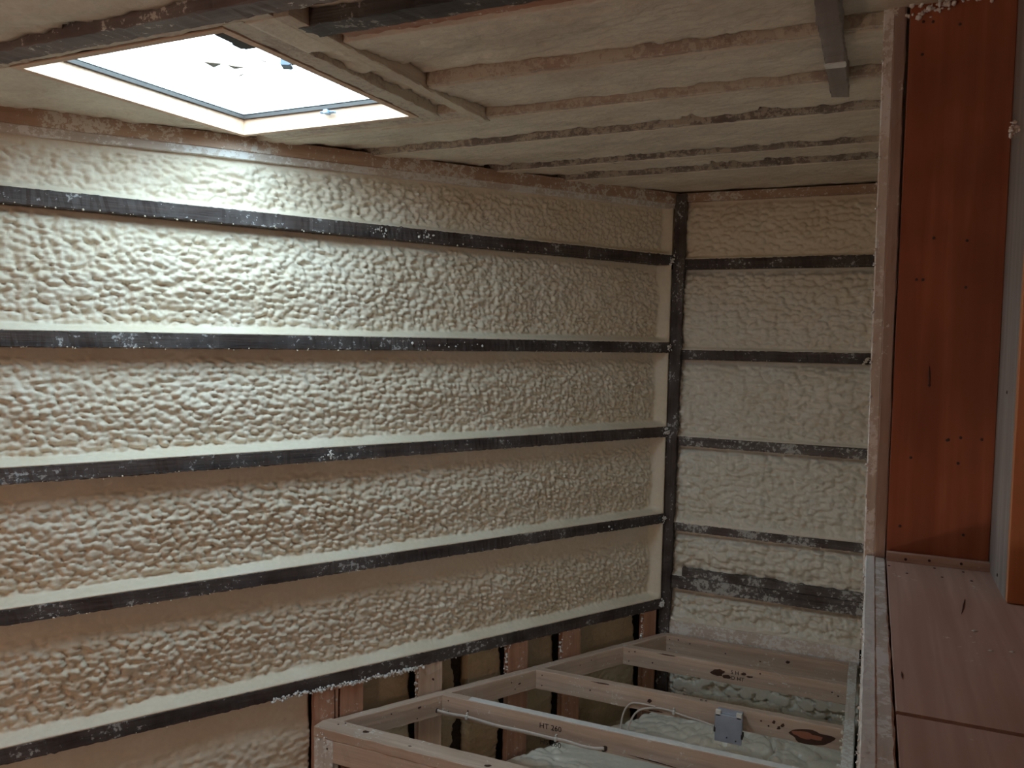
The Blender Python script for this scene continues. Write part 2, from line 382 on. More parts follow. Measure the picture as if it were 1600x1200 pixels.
foam_left('lumpy foam bay between the second and third dark girts of the long wall', SB, -.039, G[2][0], G[1][1], 300, smooth_top=.07)
foam_left('lumpy foam bay between the third and fourth dark girts of the long wall', SB, -.041, G[3][0], G[2][1], 400, smooth_top=.095)
foam_left('brownish foam bay between the fourth and lowest dark girts of the long wall', SB, -.043, G[4][0], G[3][1], 500, smooth_top=.15, ledge=.036)
foam_left('foam below the lowest girt at the lower left, left of the floor frame', SB, -1.94, FLOOR, G[4][1], 600, deep=.05, lumpy=.55, right_ledge=False, smooth_top=.16, fine=.008, m='foam')
LB = [(-1.931, -1.832), (-1.822, -1.724), (-1.469, -1.354), (-1.007, -.896), (-.691, -.581), (-.158, -.072)]
gl_ = ['smooth dark foam pocket under the lowest girt, right of the paired reddish boards', '',
       'creased foam pocket under the lowest girt, between its two right reddish boards', 'long foam pocket under the lowest girt, left of the corner board']
for i in (1, 3, 4):
    foam_left([gl_[0], '', gl_[2], gl_[3]][i-1], LB[i][1]+.002, LB[i+1][0]-.010, FLOOR, G[4][1]-.001, 640+i*30, m='foam_brown', deep=.07, lumpy=.25, right_ledge=False, smooth_top=.02, ledge=.02, fine=.007, rag=.016)
foam_left('narrow foam pocket left of the black hole under the lowest girt', LB[2][1]+.002, -1.255, FLOOR, G[4][1]-.001, 777, m='foam_brown', deep=.06, lumpy=.3, right_ledge=False, smooth_top=.02, ledge=.02, fine=.006, rag=.05)
foam_left('rounded foam pocket right of the black hole under the lowest girt', -1.195, LB[3][0]-.012, FLOOR, G[4][1]-.001, 787, m='foam_brown', deep=.05, lumpy=.3, right_ledge=False, smooth_top=.02, ledge=.02, fine=.006, rag=.045)

# ------------------------------------------------------------------ girts, top plate, corner post
gn = ['topmost dark horizontal girt of the long left wall, just under the skylight', 'second dark girt from the top on the long left wall, white flecks along it',
      'third dark girt from the top on the long left wall', 'fourth dark girt from the top on the long left wall, above the brownish bay', 'lowest dark girt of the long left wall, above the short reddish boards']
for i, (t, b_) in enumerate(G):
    o = board('wall_girt', wl(SB, -.0525, (t+b_)/2), wl(-.028, -.0525, (t+b_)/2), t-b_, .105, 'girt', up=tuple(NA), step=.012, rough=.0011)
    tag(o, gn[i], 'girt', 'dark girts of the long wall')
    blob_strip('overspray_bead', [wl(-3.3, -.001, b_), wl(-.05, -.001, b_)], .0035, 'foam', None, k=31+i, n_per=40 if i < 4 else 25)
    bs = bpy.data.objects[-1] if False else [q for q in COL.objects if q.name.startswith('overspray_bead')][-1]
    child(bs, o); bs['label'] = 'pale foam beads along the lower edge'
    for (sa, sb, kk) in {0: [(-1.72, -1.64, 3), (-1.5, -1.44, 4)], 1: [(-1.6, -1.2, 5)], 2: [(-1.9, -1.86, 6)], 3: [(-.5, -.35, 8)], 4: [(-2.1, -1.45, 9)]}[i]:
        e = blob_strip('foam_smear', [wl(sa, -.0, (t+b_)/2 if i != 4 else b_+.004), wl(sb, -.0, (t+b_)/2 if i != 4 else b_-.004)], .006 if i != 4 else .007, 'foam_dust', None, k=kk+60, n_per=500 if i in (0, 2) else (60 if i != 4 else 700), spread=1.2 if i != 4 else .7)
        child(e, o)
A = wl(SB, -.045, 0); B = wl(.0, -.045, 0)
za, zb = roof(A[0], A[1]), roof(B[0], B[1])
o = board('top_plate', (A[0], A[1], za-.022), (B[0], B[1], zb-.022), .054, .09, 'plate', up=tuple(NA), step=.03)
tag(o, 'reddish wooden top plate running along the long wall under the ceiling', 'top plate')
o2 = board('foamed_plate_strip', (A[0]-.006*NA[0], A[1]-.006*NA[1], za-.062), (B[0]-.006*NA[0], B[1]-.006*NA[1], zb-.062), .028, .09, 'pine_dusty', up=tuple(NA))
tag(o2, 'thin pale foam-coated strip just below the reddish top plate', 'strip')
# corner post leans a hair
o = board('corner_post', (-.956, Y0+.012, FLOOR), (-.9225, Y0+.012, 2.352), .056, .066, 'girt', up=(0, -1, 0), step=.02, rough=.001)
tag(o, 'dark upright timber post in the corner where the two foamed walls meet', 'post')
for i, (t, b_) in enumerate(G):
    e = blob_strip('foam_dab', [wl(-.05, .004, (t+b_)/2-.012), wl(-.036, .006, (t+b_)/2+.012)], .008, 'foam_dust', None, k=80+i, n_per=900, spread=.8); child(e, o)

# ------------------------------------------------------------------ far (end) wall
def foam_end(label, x0, x1, z0, z1, k, deep=.045, amp=1., zt=None, smooth_top=.03, m='foam_end', big=1., y=Y0, ledge=.02):
    fine = .0052
    x = np.linspace(x0, x1, int((x1-x0)/fine)+1); z = np.linspace(z0, z1, int((z1-z0)/fine)+1)
    X, Z = np.meshgrid(x, z, indexing='ij'); d0, d1 = Z-z0, z1-Z
    prof = deep*sst(0, ledge, d0)*sst(0, .035, X-x0)*sst(-.02, .02, x1-X)
    prof = prof-.018*sst(.03, .12, d0)*sst(.02, .12, d1)*fbm(X*5, Z*5, k+2)*1.6
    a = lumps(X, Z, .036*big, .030*big, k); b_ = lumps(X, Z, .024, .018, k+5)
    mask = sst(.006, .03, d0)*sst(.01, smooth_top+.01, d1)*sst(.03, .08, X-x0)*(.85+.3*fbm(X*3, Z*3, k+8))
    off = prof-(a*.9+b_*.3)*.030*amp*mask+(fbm(X*80, Z*80, k+5, 2)-.5)*.0015+(fbm(X*12, Z*12, k+6)-.5)*.006*sst(0, .03, d0)
    off = np.maximum(off, .0015)
    P = np.stack([X, y+off, Z], -1)
    def back(Q): Q = Q.copy(); Q[..., 1] = Y0+.112; return Q
    P = np.concatenate([back(P[:1]), P, back(P[-1:])], 0); P = np.concatenate([back(P[:, :1]), P, back(P[:, -1:])], 1)
    me = grid_mesh('foam_bay', P[::-1]); o = obj('foam_bay', me, m); return tag(o, label, 'foam insulation')
EG = [(2.024, 1.974), (1.560, 1.510), (1.111, 1.061), (.655, .610)]
XL, XR = -.97, .008
foam_end('dim foam at the top of the end wall, above its uppermost dark girt', XL, XR, EG[0][0], 2.318, 1100, amp=.6, deep=.035, m='foam')
foam_end('dim lumpy foam bay of the end wall between its first and second girts', XL, XR, EG[1][0], EG[0][1], 1200, m='foam_end', amp=.9)
foam_end('glossy lumpy foam bay of the end wall between its second and third girts', XL, XR, EG[2][0], EG[1][1], 1300)
foam_end('glossy lumpy foam bay of the end wall between its third and fourth girts', XL, XR, EG[3][0], EG[2][1], 1400, ledge=.05)
foam_end('shallow foam bay of the end wall above the doubled dark girt', XL, XR, .378, EG[3][1], 1500, big=1.25, amp=1.1)
foam_end('lowest foam bay of the end wall, under the doubled girt', XL, XR, .138, .304, 1600, big=1.1, amp=1.1, ledge=.05)
foam_end('shaded foam on the end wall below the floor frame', XL, XR, FLOOR, .045, 1700, big=1.7, amp=2.2, m='foam_end', deep=.05)
en = ['uppermost dark girt of the short end wall', 'second dark girt of the short end wall, pale foam stub at its right end', 'third dark girt of the short end wall, with white flecks', 'fourth dark girt of the short end wall, partly buried in foam']
for i, (t, b_) in enumerate(EG):
    o = board('wall_girt', (-.93, Y0+.053, (t+b_)/2+(0, 0, .002, .006)[i]), (.007, Y0+.053, (t+b_)/2+(.004, .004, -.005, -.002)[i]), t-b_, .104, 'girt' if i < 2 else 'girt_dusty', up=(0, -1, 0), step=.012, rough=.001)
    tag(o, en[i], 'girt', 'dark girts of the end wall')
    e = blob_strip('overspray_bead', [(-.89, Y0, b_), (-.02, Y0, b_)], .003, 'foam_end', None, k=131+i, n_per=60); child(e, o)
e = blob_strip('foam_stub', [(-.035, Y0-.005, 1.513), (-.012, Y0-.008, 1.545)], .007, 'foam_end', None, k=301, n_per=900, spread=.5); tag(e, 'small pale foam stub sticking out at the right end of the second end-wall girt', 'foam drip')
o = board('wall_girt', (-.864, Y0+.048, .402), (.006, Y0+.048, .390), .042, .104, 'girt_dusty', up=(0, -1, 0), step=.012, rough=.001); tag(o, 'upper, slightly shorter board of the doubled dark girt on the end wall', 'girt')
o = board('wall_girt', (-.93, Y0+.050, .346), (.006, Y0+.050, .335), .066, .110, 'girt_dusty', up=(0, -1, 0), step=.012, rough=.001); tag(o, 'lower board of the doubled dark girt on the end wall', 'girt')
zt_ = roof(-.4, Y0)
o = board('end_plate', (-.93, Y0+.05, zt_-.020), (.02, Y0+.05, zt_-.020), .042, .10, 'plate', up=(0, -1, 0)); tag(o, 'dim wooden plate along the top of the end wall under the ceiling', 'top plate')
o = board('sole_plate', (-.93, Y0+.038, .092), (.0, Y0+.038, .092), .094, .085, 'pine_dusty', up=(0, -1, 0)); tag(o, 'pale foam-dusted wooden ledger at the foot of the end wall, behind the floor frame', 'ledger')
e = blob_strip('corner_bead', [(.004, Y0-.004, .1), (.004, Y0-.004, 2.3)], .006, 'foam_end', None, k=401, n_per=160); tag(e, 'thin line of foam beads down the right edge of the end wall', 'foam bead')

# ------------------------------------------------------------------ short boards under the lowest girt
bl = ['leftmost reddish board under the lowest girt, with a groove beside it', 'reddish board tight against the leftmost one under the lowest girt', 'pale pinkish board under the lowest girt with a small knot, right of the paired boards',
      'reddish board under the lowest girt, right of the black hole', 'reddish board under the lowest girt behind the third joist of the floor frame', 'narrow reddish board under the lowest girt, next to the dark corner post']
for i, (a, b_) in enumerate(LB):
    o = board('short_stud', wl((a+b_)/2, -.02, FLOOR), wl((a+b_)/2, -.02, G[4][1]), b_-a, .036, 'board' if i not in (2,) else 'pine', up=tuple(NA)); tag(o, bl[i], 'stud', 'short boards under the lowest girt')
    if i == 2: mark('knot', o, wl(-1.40, -.0015, .13), NA, (0, 0, 1), .006, .005, 'knot', 5)
    if i == 0:
        g_ = board('groove_strip', wl(-1.848, .0005, FLOOR+.1), wl(-1.848, .0005, .19), .004, .003, 'knot', up=tuple(NA), ch=.0005, rough=0.0002); child(g_, o)
    if i in (2, 3, 4, 5):
        e = blob_strip('foam_crust', [wl(a-.006, -.012, .02), wl(a-.004, -.010, .19)], .007, 'foam_dust', None, k=500+i, n_per=220); child(e, o)

# ------------------------------------------------------------------ platform frame
ZF = .075
def lumber_left(label, **k): pass
o = board('frame_beam', wl(-1.90, .026, ZF-.0445), wl(-.03, .026, ZF-.0445), .089, .038, 'pine', up=tuple(NA)); tag(o, 'long pine beam of the floor frame running beside the long wall', 'beam'); lbm = o
for s_, z_ in ((-1.62, .05), (-1.5, .0), (-1.02, .045), (-1.0, .01), (-.82, .03), (-.62, .04), (-.55, .05), (-.3, .0)): nail(o, wl(s_, .0453, z_), NA)
mark('knot', o, wl(-1.49, .0452, .045), NA, DA, .008, .004, 'knot', 21); mark('knot', o, wl(-.975, .0452, .03), NA, DA, .007, .004, 'knot', 22)
hole = mark('cable_hole', o, wl(-1.405, .0455, .012), NA, DA, .007, .010, 'nail', 25, rag=.1)
def inner_x(y):      # where the inner face of the long beam meets a joist at depth y
    s = (y-Y0-NA[1]*.046)/DA[1]; return X0+DA[0]*s+NA[0]*.046
def joist(y, x1, label, m='pine', top=ZF, xa=None):
    xa = inner_x(y) if xa is None else xa
    o = board('floor_joist', (xa, y+.019, top-.0445), (x1, y+.019, top-.0445), .089, .038, m, up=(0, -1, 0)); tag(o, label, 'joist', 'joists of the floor frame')
    for dz in (-.02, -.068): nail(o, (xa+.03, y-.0005, top+dz), (0, -1, 0))
    return o
j1 = joist(4.158, -.046, 'rearmost joist of the floor frame, against the end wall', xa=-.935)
j2 = joist(3.90, -.046, 'second joist from the end wall, with two dark knots and a faint stamp', 'pine')
j3 = joist(3.44, -.046, 'third joist from the end wall, carrying the grey junction box and a big bark knot', 'pine')
j4 = joist(3.016, -.046, 'joist with a stapled cable and a number stamp, nearest but one to the camera', 'pine')
F_ = (0, -1, 0); XD = (1, 0, 0)
for j, yy, lst in ((j1, 4.158, [(-.86, .06), (-.8, .05), (-.62, .03), (-.45, .02)]), (j2, 3.90, [(-1.02, .06), (-.93, .02), (-.106, .033), (-.08, .02), (-.42, .06)]), (j3, 3.44, [(-1.1, .03), (-.36, .045), (-.33, .03)]), (j4, 3.016, [(-1.5, .03)])):
    for x, z in lst: nail(j, (x, yy-.0005, z), F_, 1.2)
mark('knot', j2, (-.615, 3.8995, .03), F_, XD, .034, .017, 'knot', 31); mark('knot', j2, (-.575, 3.8992, .018), F_, XD, .022, .009, 'knot', 32)
mark('knot', j2, (-.495, 3.8995, .045), F_, XD, .013, .007, 'knot', 33); mark('knot', j2, (-.468, 3.8995, .036), F_, XD, .014, .005, 'knot', 34)
mark('bark_knot', j3, (-.165, 3.4395, .018), F_, (1, 0, -.12), .085, .032, 'knot', 35, rag=.22); mark('heartwood', j3, (-.18, 3.4380, .022), F_, (1, 0, -.12), .052, .014, 'heart', 36)
for x, z in ((-.29, .03), (-.275, .045), (-.31, .05)): mark('knot', j3, (x, 3.4395, z), F_, XD, .007, .007, 'knot', int(x*-100))
mark('knot', j3, (-.83, 3.4395, .035), F_, XD, .010, .008, 'knot', 37); mark('knot', j3, (-.80, 3.4395, -.005), F_, XD, .03, .004, 'knot', 38)
mark('knot', j1, (-.32, 4.1575, .04), F_, XD, .012, .007, 'knot', 39)
mark('crack', j2, (-.86, 3.9, .072), (0, -.7, .7), XD, .05, .003, 'knot', 40); mark('crack', j3, (-1.05, 3.44, .072), (0, -.7, .7), XD, .055, .003, 'knot', 41)
mark('crack', j4, (-.70, 3.0155, -.005), F_, (1, 0, -.05), .09, .0025, 'knot', 42)
def stamp(parent, txt, p, nrm, xdir, size, name='lumber_stamp'):
    cu = bpy.data.curves.new('t', 'FONT'); cu.body = txt; cu.size = size; cu.align_x = 'CENTER'; cu.extrude = .0002; cu.space_line = .95
    t = bpy.data.objects.new('t', cu); COL.objects.link(t); bpy.context.view_layer.update()
    me = bpy.data.meshes.new_from_object(t); bpy.data.objects.remove(t); me.name = name; me.materials.clear(); me.materials.append(M['ink'])
    o = bpy.data.objects.new(name, me); COL.objects.link(o); o.matrix_world = orient(p, nrm, xdir); child(o, parent); o['label'] = 'dark ink grade stamp'; return o
stamp(j4, 'HT 260', (-1.128, 3.0152, .028), F_, XD, .031); stamp(j4, 'HS 260', (-1.126, 3.0152, -.038), F_, XD, .031)
stamp(j2, 'S H', (-.535, 3.8992, .035), F_, XD, .026); stamp(j2, 'KD HT', (-.53, 3.8992, .008), F_, XD, .026)
stamp(j3, 'K S', (-.60, 3.452, ZF+.0007), (0, 0, 1), XD, .022)
e = board('foam_dust_painted_light', (-1.50, 3.035, ZF+.0006), (-.06, 3.035, ZF+.0006), .034, .0022, 'foam_dust', up=(0, 0, 1), step=.01, rough=.0004, ch=.0008); child(e, j4); e['label'] = 'foam dust on the top edge, whitened to show skylight'  # dust slab, lightened to paint the skylight on this joist top
# doubled near beam
nb = board('front_beam', (-1.935, 2.589, ZF-.019), (-.02, 2.589, ZF-.019), .088, .038, 'pine', up=(0, 0, 1)); tag(nb, 'flat pine board on top at the near end of the floor frame, two knots on it', 'beam')
for x, y in ((-1.86, 2.60), (-1.84, 2.62)): nail(nb, (x, y, ZF+.0005), (0, 0, 1), 1.2)
mark('knot', nb, (-1.73, 2.598, ZF+.0004), (0, 0, 1), XD, .013, .009, 'knot', 51); mark('knot', nb, (-1.20, 2.575, ZF+.0004), (0, 0, 1), XD, .013, .009, 'knot', 52); mark('knot', nb, (-1.52, 2.575, ZF+.0004), (0, 0, 1), XD, .007, .004, 'knot', 53)
o = board('front_beam', (-1.845, 2.565, ZF-.038-.0455), (-.02, 2.565, ZF-.038-.0455), .089, .038, 'pine', up=(0, -1, 0)); tag(o, 'pine board on edge under the flat front board of the floor frame', 'beam')
o = board('frame_post', (-1.891, 2.565, FLOOR), (-1.891, 2.565, ZF-.039), .089, .038, 'pine_dusty', up=(0, -1, 0)); tag(o, 'pale upright post carrying the near left corner of the floor frame', 'post')
e = blob_strip('foam_spatter', [(-1.90, 2.543, ZF-.01), (-1.87, 2.543, ZF-.06)], .006, 'foam_dust', None, k=601, n_per=350, spread=2.); child(e, o)
nail(o, (-1.872, 2.545, .0), F_, 1.3)
o = board('frame_beam', (-.026, 2.50, ZF-.0445), (-.026, 4.205, ZF-.0445), .038, .089, 'pine_dusty', up=(0, 0, 1)); tag(o, 'pale foam-edged beam closing the right side of the floor frame', 'beam')
e = blob_strip('foam_crust', [(-.046, 2.6, ZF-.02), (-.046, 3.7, ZF-.02)], .009, 'foam_end', None, k=611, n_per=70, spread=.8); child(e, o)
for y in (2.70,): 
    o = board('frame_post', (-.028, y, FLOOR), (-.028, y, ZF-.0895), .036, .036, 'pine_dusty', up=(0, -1, 0)); tag(o, 'short leg under the right beam of the floor frame', 'post')

# foam heap under the frame
x = np.linspace(0, 1, 260); y = np.linspace(2.68, 4.205, 230); T, Y = np.meshgrid(x, y, indexing='ij')
xl = X0+DA[0]*((Y-Y0)/DA[1])+.13; X = xl+(-.004-xl)*T
Z = -.255+.09*(fbm(X*2.3, Y*2.3, 901)-.5)+.03*sst(.85, 1, (Y-2.7)/1.5)
Z = Z+lumps(X, Y, .06, .045, 903)*.022*sst(.35, .6, fbm(X*2, Y*2, 907))+lumps(X, Y, .16, .1, 904)*.03*sst(-.9, -.5, X)+(fbm(X*60, Y*60, 905)-.5)*.005
Z = Z-.05*sst(.05, 0, T)-.03*np.exp(-((X+.35+.1*(fbm(Y*9, Y*0, 911)-.5))/.006)**2)
P = np.stack([X, Y, Z], -1)
def down(Q): Q = Q.copy(); Q[..., 2] = FLOOR; return Q
P = np.concatenate([down(P[:1]), P, down(P[-1:])], 0); P = np.concatenate([down(P[:, :1]), P, down(P[:, -1:])], 1)
o = obj('foam_bed', grid_mesh('foam_bed', P), 'foam_end'); tag(o, 'lumpy pale foam bed lying under the joists of the floor frame', 'foam insulation')

# ------------------------------------------------------------------ junction box and cables
jb = empty('junction_box', (-.484, 3.415, .015)); tag(jb, 'blue-grey square plastic junction box fixed to a joist of the floor frame', 'junction box')
def rbox(name, lo, hi, m, r=.004):
    x0, y0, z0 = lo; x1, y1, z1 = hi; V = []; 
    def rr(y, i):
        a0, b0, c0, d0 = x0+i, x1-i, z0+i, z1-i; out = []
        for cx, cz, st in ((b0-r, d0-r, 0), (a0+r, d0-r, 1), (a0+r, c0+r, 2), (b0-r, c0+r, 3)):
            for q in range(5): t = (st+q/4)*math.pi/2; out.append((cx+r*math.cos(t), y, cz+r*math.sin(t)))
        return out
    rings = [rr(y1, 0), rr(y0+.002, 0), rr(y0, .002)]; n = 20
    for q in rings: V += q
    Fc = [tuple(range(n)), tuple(reversed(range(2*n, 3*n)))]+[(a*n+i, (a+1)*n+i, (a+1)*n+(i+1) % n, a*n+(i+1) % n) for a in (0, 1) for i in range(n)]
    return obj(name, mesh(name, V, Fc), m)
p1 = rbox('housing', (-.536, 3.398, -.052), (-.432, 3.4405, .068), 'box'); child(p1, jb)
p2 = rbox('cover', (-.539, 3.390, -.055), (-.429, 3.3978, .061), 'box'); child(p2, jb)
for x, z in ((-.527, .045), (-.443, .045)):
    e = rbox('mounting_ear', (x-.011, 3.39, .052), (x+.011, 3.40, .078), 'staple', .003); child(e, jb)
for x, z in ((-.5395, -.008), (-.4285, -.018)):
    e = rbox('knockout', (x-.004, 3.388, z-.010), (x+.004, 3.42, z+.010), 'nail', .002); child(e, jb)
for x, z in ((-.489, -.032), (-.452, -.040)):
    nail(jb, (x, 3.389, z), F_, 1.0)
yb = 3.434
c1 = tube('electric_cable', [(-.93, yb-.02, -.15), (-.905, yb, -.06), (-.87, yb, -.012), (-.81, yb, .010), (-.75, yb, .014), (-.68, yb, .003), (-.60, yb, -.006), (-.545, yb-.01, -.010)], .0042, 'cable'); tag(c1, 'thin pale cable arching along a joist into the grey junction box', 'cable')
c2 = tube('electric_cable', [(-.955, yb-.01, -.15), (-.945, yb, -.05), (-.915, yb, .006), (-.87, yb, .018), (-.80, yb, .017)], .0038, 'cable'); tag(c2, 'short pale cable looping up beside the arching one, left of the junction box', 'cable')
y4 = 3.006
c3 = tube('electric_cable', [wl(-1.405, .047, .012)]+[(-1.66, 2.985, -.005), (-1.58, y4, .004), (-1.50, y4, .008), (-1.36, y4, .000), (-1.25, y4, .002), (-1.13, y4, .000), (-1.06, y4, .002), (-.99, y4, -.004), (-.94, y4, -.002), (-.90, 3.014, .002)][1:], .0068, 'cable', flatx=.6); tag(c3, 'flat pale cable stapled along the joist with the number stamp', 'cable')
def staple(p, label):
    t = empty('cable_staple', p); tag(t, label, 'staple')
    a = rbox('saddle', (p[0]-.005, p[1]-.010, p[2]-.009), (p[0]+.005, p[1]+.006, p[2]+.009), 'staple', .003); child(a, t)
    a = rbox('staple_tab', (p[0]-.003, p[1]-.004, p[2]+.008), (p[0]+.003, p[1]+.008, p[2]+.017), 'staple', .0015); child(a, t)
staple((-1.10, 3.006, .001), 'small white cable staple beside the number stamp'); staple((-1.50, 3.006, .008), 'small white cable staple near the left end of the stapled cable')
staple((-.72, 3.434, .010), 'small white cable staple left of the grey junction box')
hh = mark('cable_hole', j4, (-.90, 3.0152, .001), F_, XD, .012, .013, 'nail', 71, rag=.1)
for i, (p, lb) in enumerate(((( -.37, 3.8985, .022), 'j2'), ((-.31, 3.8985, .035), 'j2'))):
    e = board('wood_splinter', (p[0]-.012, p[1], p[2]), (p[0]+.012, p[1], p[2]-.002), .004, .003, 'staple', up=F_, ch=.0004, rough=.0003, step=.008); tag(e, ('pale splinter stuck on the second joist from the end wall, left one', 'pale splinter stuck on the second joist from the end wall, right one')[i], 'splinter')

# ------------------------------------------------------------------ window recess at the right
pb = board('window_plate', (.0215, -.9, 1.153), (.0215, 1.80, 1.153), .036, .038, 'pine_dusty', up=(0, 0, 1), step=.02); tag(pb, 'foam-whitened timber edge running toward the camera along the inner side of the sill', 'beam')
e = blob_strip('foam_crust', [(.003, .6, 1.169), (.003, 1.8, 1.169)], .0022, 'foam_dust', None, k=701, n_per=130, spread=.7); child(e, pb)
e = board('foam_film', (.0125, -.5, 1.1715), (.0125, 1.80, 1.1715), .017, .004, 'foam_dust', up=(0, 0, 1), step=.006, rough=.0006, ch=.0015); child(e, pb)
st = board('window_stud', (.0295, 1.818, 1.172), (.0235, 1.818, 2.262), .022, .036, 'studwood', up=(0, -1, 0), step=.03); tag(st, 'upright brown stud edge left of the red plywood panel', 'stud')
st = board('window_stud', (.010, 1.822, 1.134), (.004, 1.822, 2.262), .020, .040, 'pine_dusty', up=(0, -1, 0), step=.02); tag(st, 'foam-dusted upright strip between the end wall and the brown stud', 'stud')
e = blob_strip('foam_crust', [(.001, 1.80, 1.17), (-.005, 1.80, 2.25)], .003, 'foam_dust', None, k=711, n_per=90, spread=.8); child(e, st)
def flatboard(name, lo, hi, m, axis, label, cat='board', group=None):
    """sheet whose grain runs along `axis`"""
    lo, hi = Vector(lo), Vector(hi); c = (lo+hi)/2; d = hi-lo
    if axis == 'z': A, B, up, wd, th = (c.x, c.y, lo.z), (c.x, c.y, hi.z), ((0, -1, 0) if d.y < d.x else (-1, 0, 0)), max(d.x, d.y), min(d.x, d.y)
    else: A, B, up, wd, th = (c.x, lo.y, c.z), (c.x, hi.y, c.z), (0, 0, 1), d.x, d.z
    o = board(name, A, B, wd, th, m, up=up, ch=.001, rough=.0003, step=.1); return tag(o, label, cat, group)
rb = flatboard('red_plywood_panel', (.041, 1.80, 1.172), (.222, 1.815, 2.262), 'redboard', 'z', 'tall dark red plywood panel closing the end of the window recess', 'panel')
def px(xp, yp, Y):
    v = R3 @ Vector((xp-800, F, 600-yp)); return EYE+v*(Y/v.y)
def pz(xp, yp, z):
    v = R3 @ Vector((xp-800, F, 600-yp)); return EYE+v*((z-EYE.z)/v.z)
for q in [(1441, 85), (1458, 34), (1459, 372), (1511, 376), (1432, 437), (1509, 449), (1452, 602), (1480, 688), (1482, 687), (1501, 684), (1534, 687), (1423, 715), (1497, 724), (1406, 822), (1505, 836), (1443, 34), (1500, 38), (1442, 437)]:
    nail(rb, px(*q, 1.7995), F_, .9)
mark('crack', rb, px(1452, 590, 1.7995), F_, (0, 0, 1), .02, .002, 'knot', 81)
e = blob_strip('foam_smear', [px(1412, 22, 1.797), px(1470, 14, 1.797)], .006, 'foam_dust', None, k=721, n_per=500, spread=1.0); child(e, rb)
o = flatboard('side_plywood_board', (.222, 1.592, 1.172), (.240, 1.80, 2.262), 'greyboard', 'z', 'dull grey-brown board on the outer side of the window recess', 'board')
e = blob_strip('foam_smear', [px(1590, 190, 1.60)+Vector((-.004, 0, 0)), px(1588, 212, 1.60)+Vector((-.004, 0, 0))], .006, 'foam_dust', None, k=723, n_per=900, spread=.7); child(e, o)
for q in [(1554, 898), (1548, 612)]: p = px(*q, 1.68); nail(o, (.2215, p.y, p.z), (-1, 0, 0))
o = flatboard('orange_plywood_board', (.2225, 1.572, 1.174), (.60, 1.590, 2.262), 'orange', 'z', 'orange plywood board at the right edge, standing on the sill', 'board')
s1 = flatboard('sill_board', (.042, 1.045, 1.1335), (.60, 1.781, 1.172), 'sill', 'y', 'far plywood piece of the window sill, nails along its back edge', 'sill', 'boards of the window sill')
s2 = flatboard('sill_board', (.042, -.9, 1.1335), (.60, 1.038, 1.1705), 'sill', 'y', 'near plywood piece of the window sill, in front of the seam', 'sill', 'boards of the window sill')
for q in [(1417, 896), (1472, 902), (1518, 908), (1414, 874), (1389, 884), (1451, 876), (1501, 880), (1505, 894), (1460, 888)]: nail(s1, pz(*q, 1.1723), (0, 0, 1), .8)
mark('crack', s1, pz(1506, 945, 1.172), (0, 0, 1), (.15, 1, 0), .05, .0012, 'knot', 83); mark('crack', s1, pz(1409, 1055, 1.172), (0, 0, 1), (.0, 1, 0), .012, .001, 'knot', 84)
for q in [(1523, 986), (1548, 1017), (1581, 1019)]: mark('foam_speck', s1, pz(*q, 1.172), (0, 0, 1), XD, .004, .003, 'foam_dust', q[0] % 50)
lp = board('sill_lip', (.042, 1.789, 1.180), (.222, 1.789, 1.180), .018, .014, 'lip', up=(0, -1, 0), ch=.001); tag(lp, 'pale plywood edge strip at the foot of the red panel', 'strip')
for q in [(1415, 874), (1452, 876), (1502, 881)]: nail(lp, px(*q, 1.7815), F_, .9)
struct(boxm('trim_1', (.0, -1.6, 2.262), (.62, 1.845, 2.30), 'rooffoamed'))
e = blob_strip('foam_smear', [(.05, 1.785, 2.258), (.20, 1.785, 2.258)], .008, 'foam_dust', None, k=731, n_per=260, spread=.8); tag(e, 'pale foam bead along the top of the red plywood panel', 'foam bead')
# window lies right of the frame: closed by the outer wall

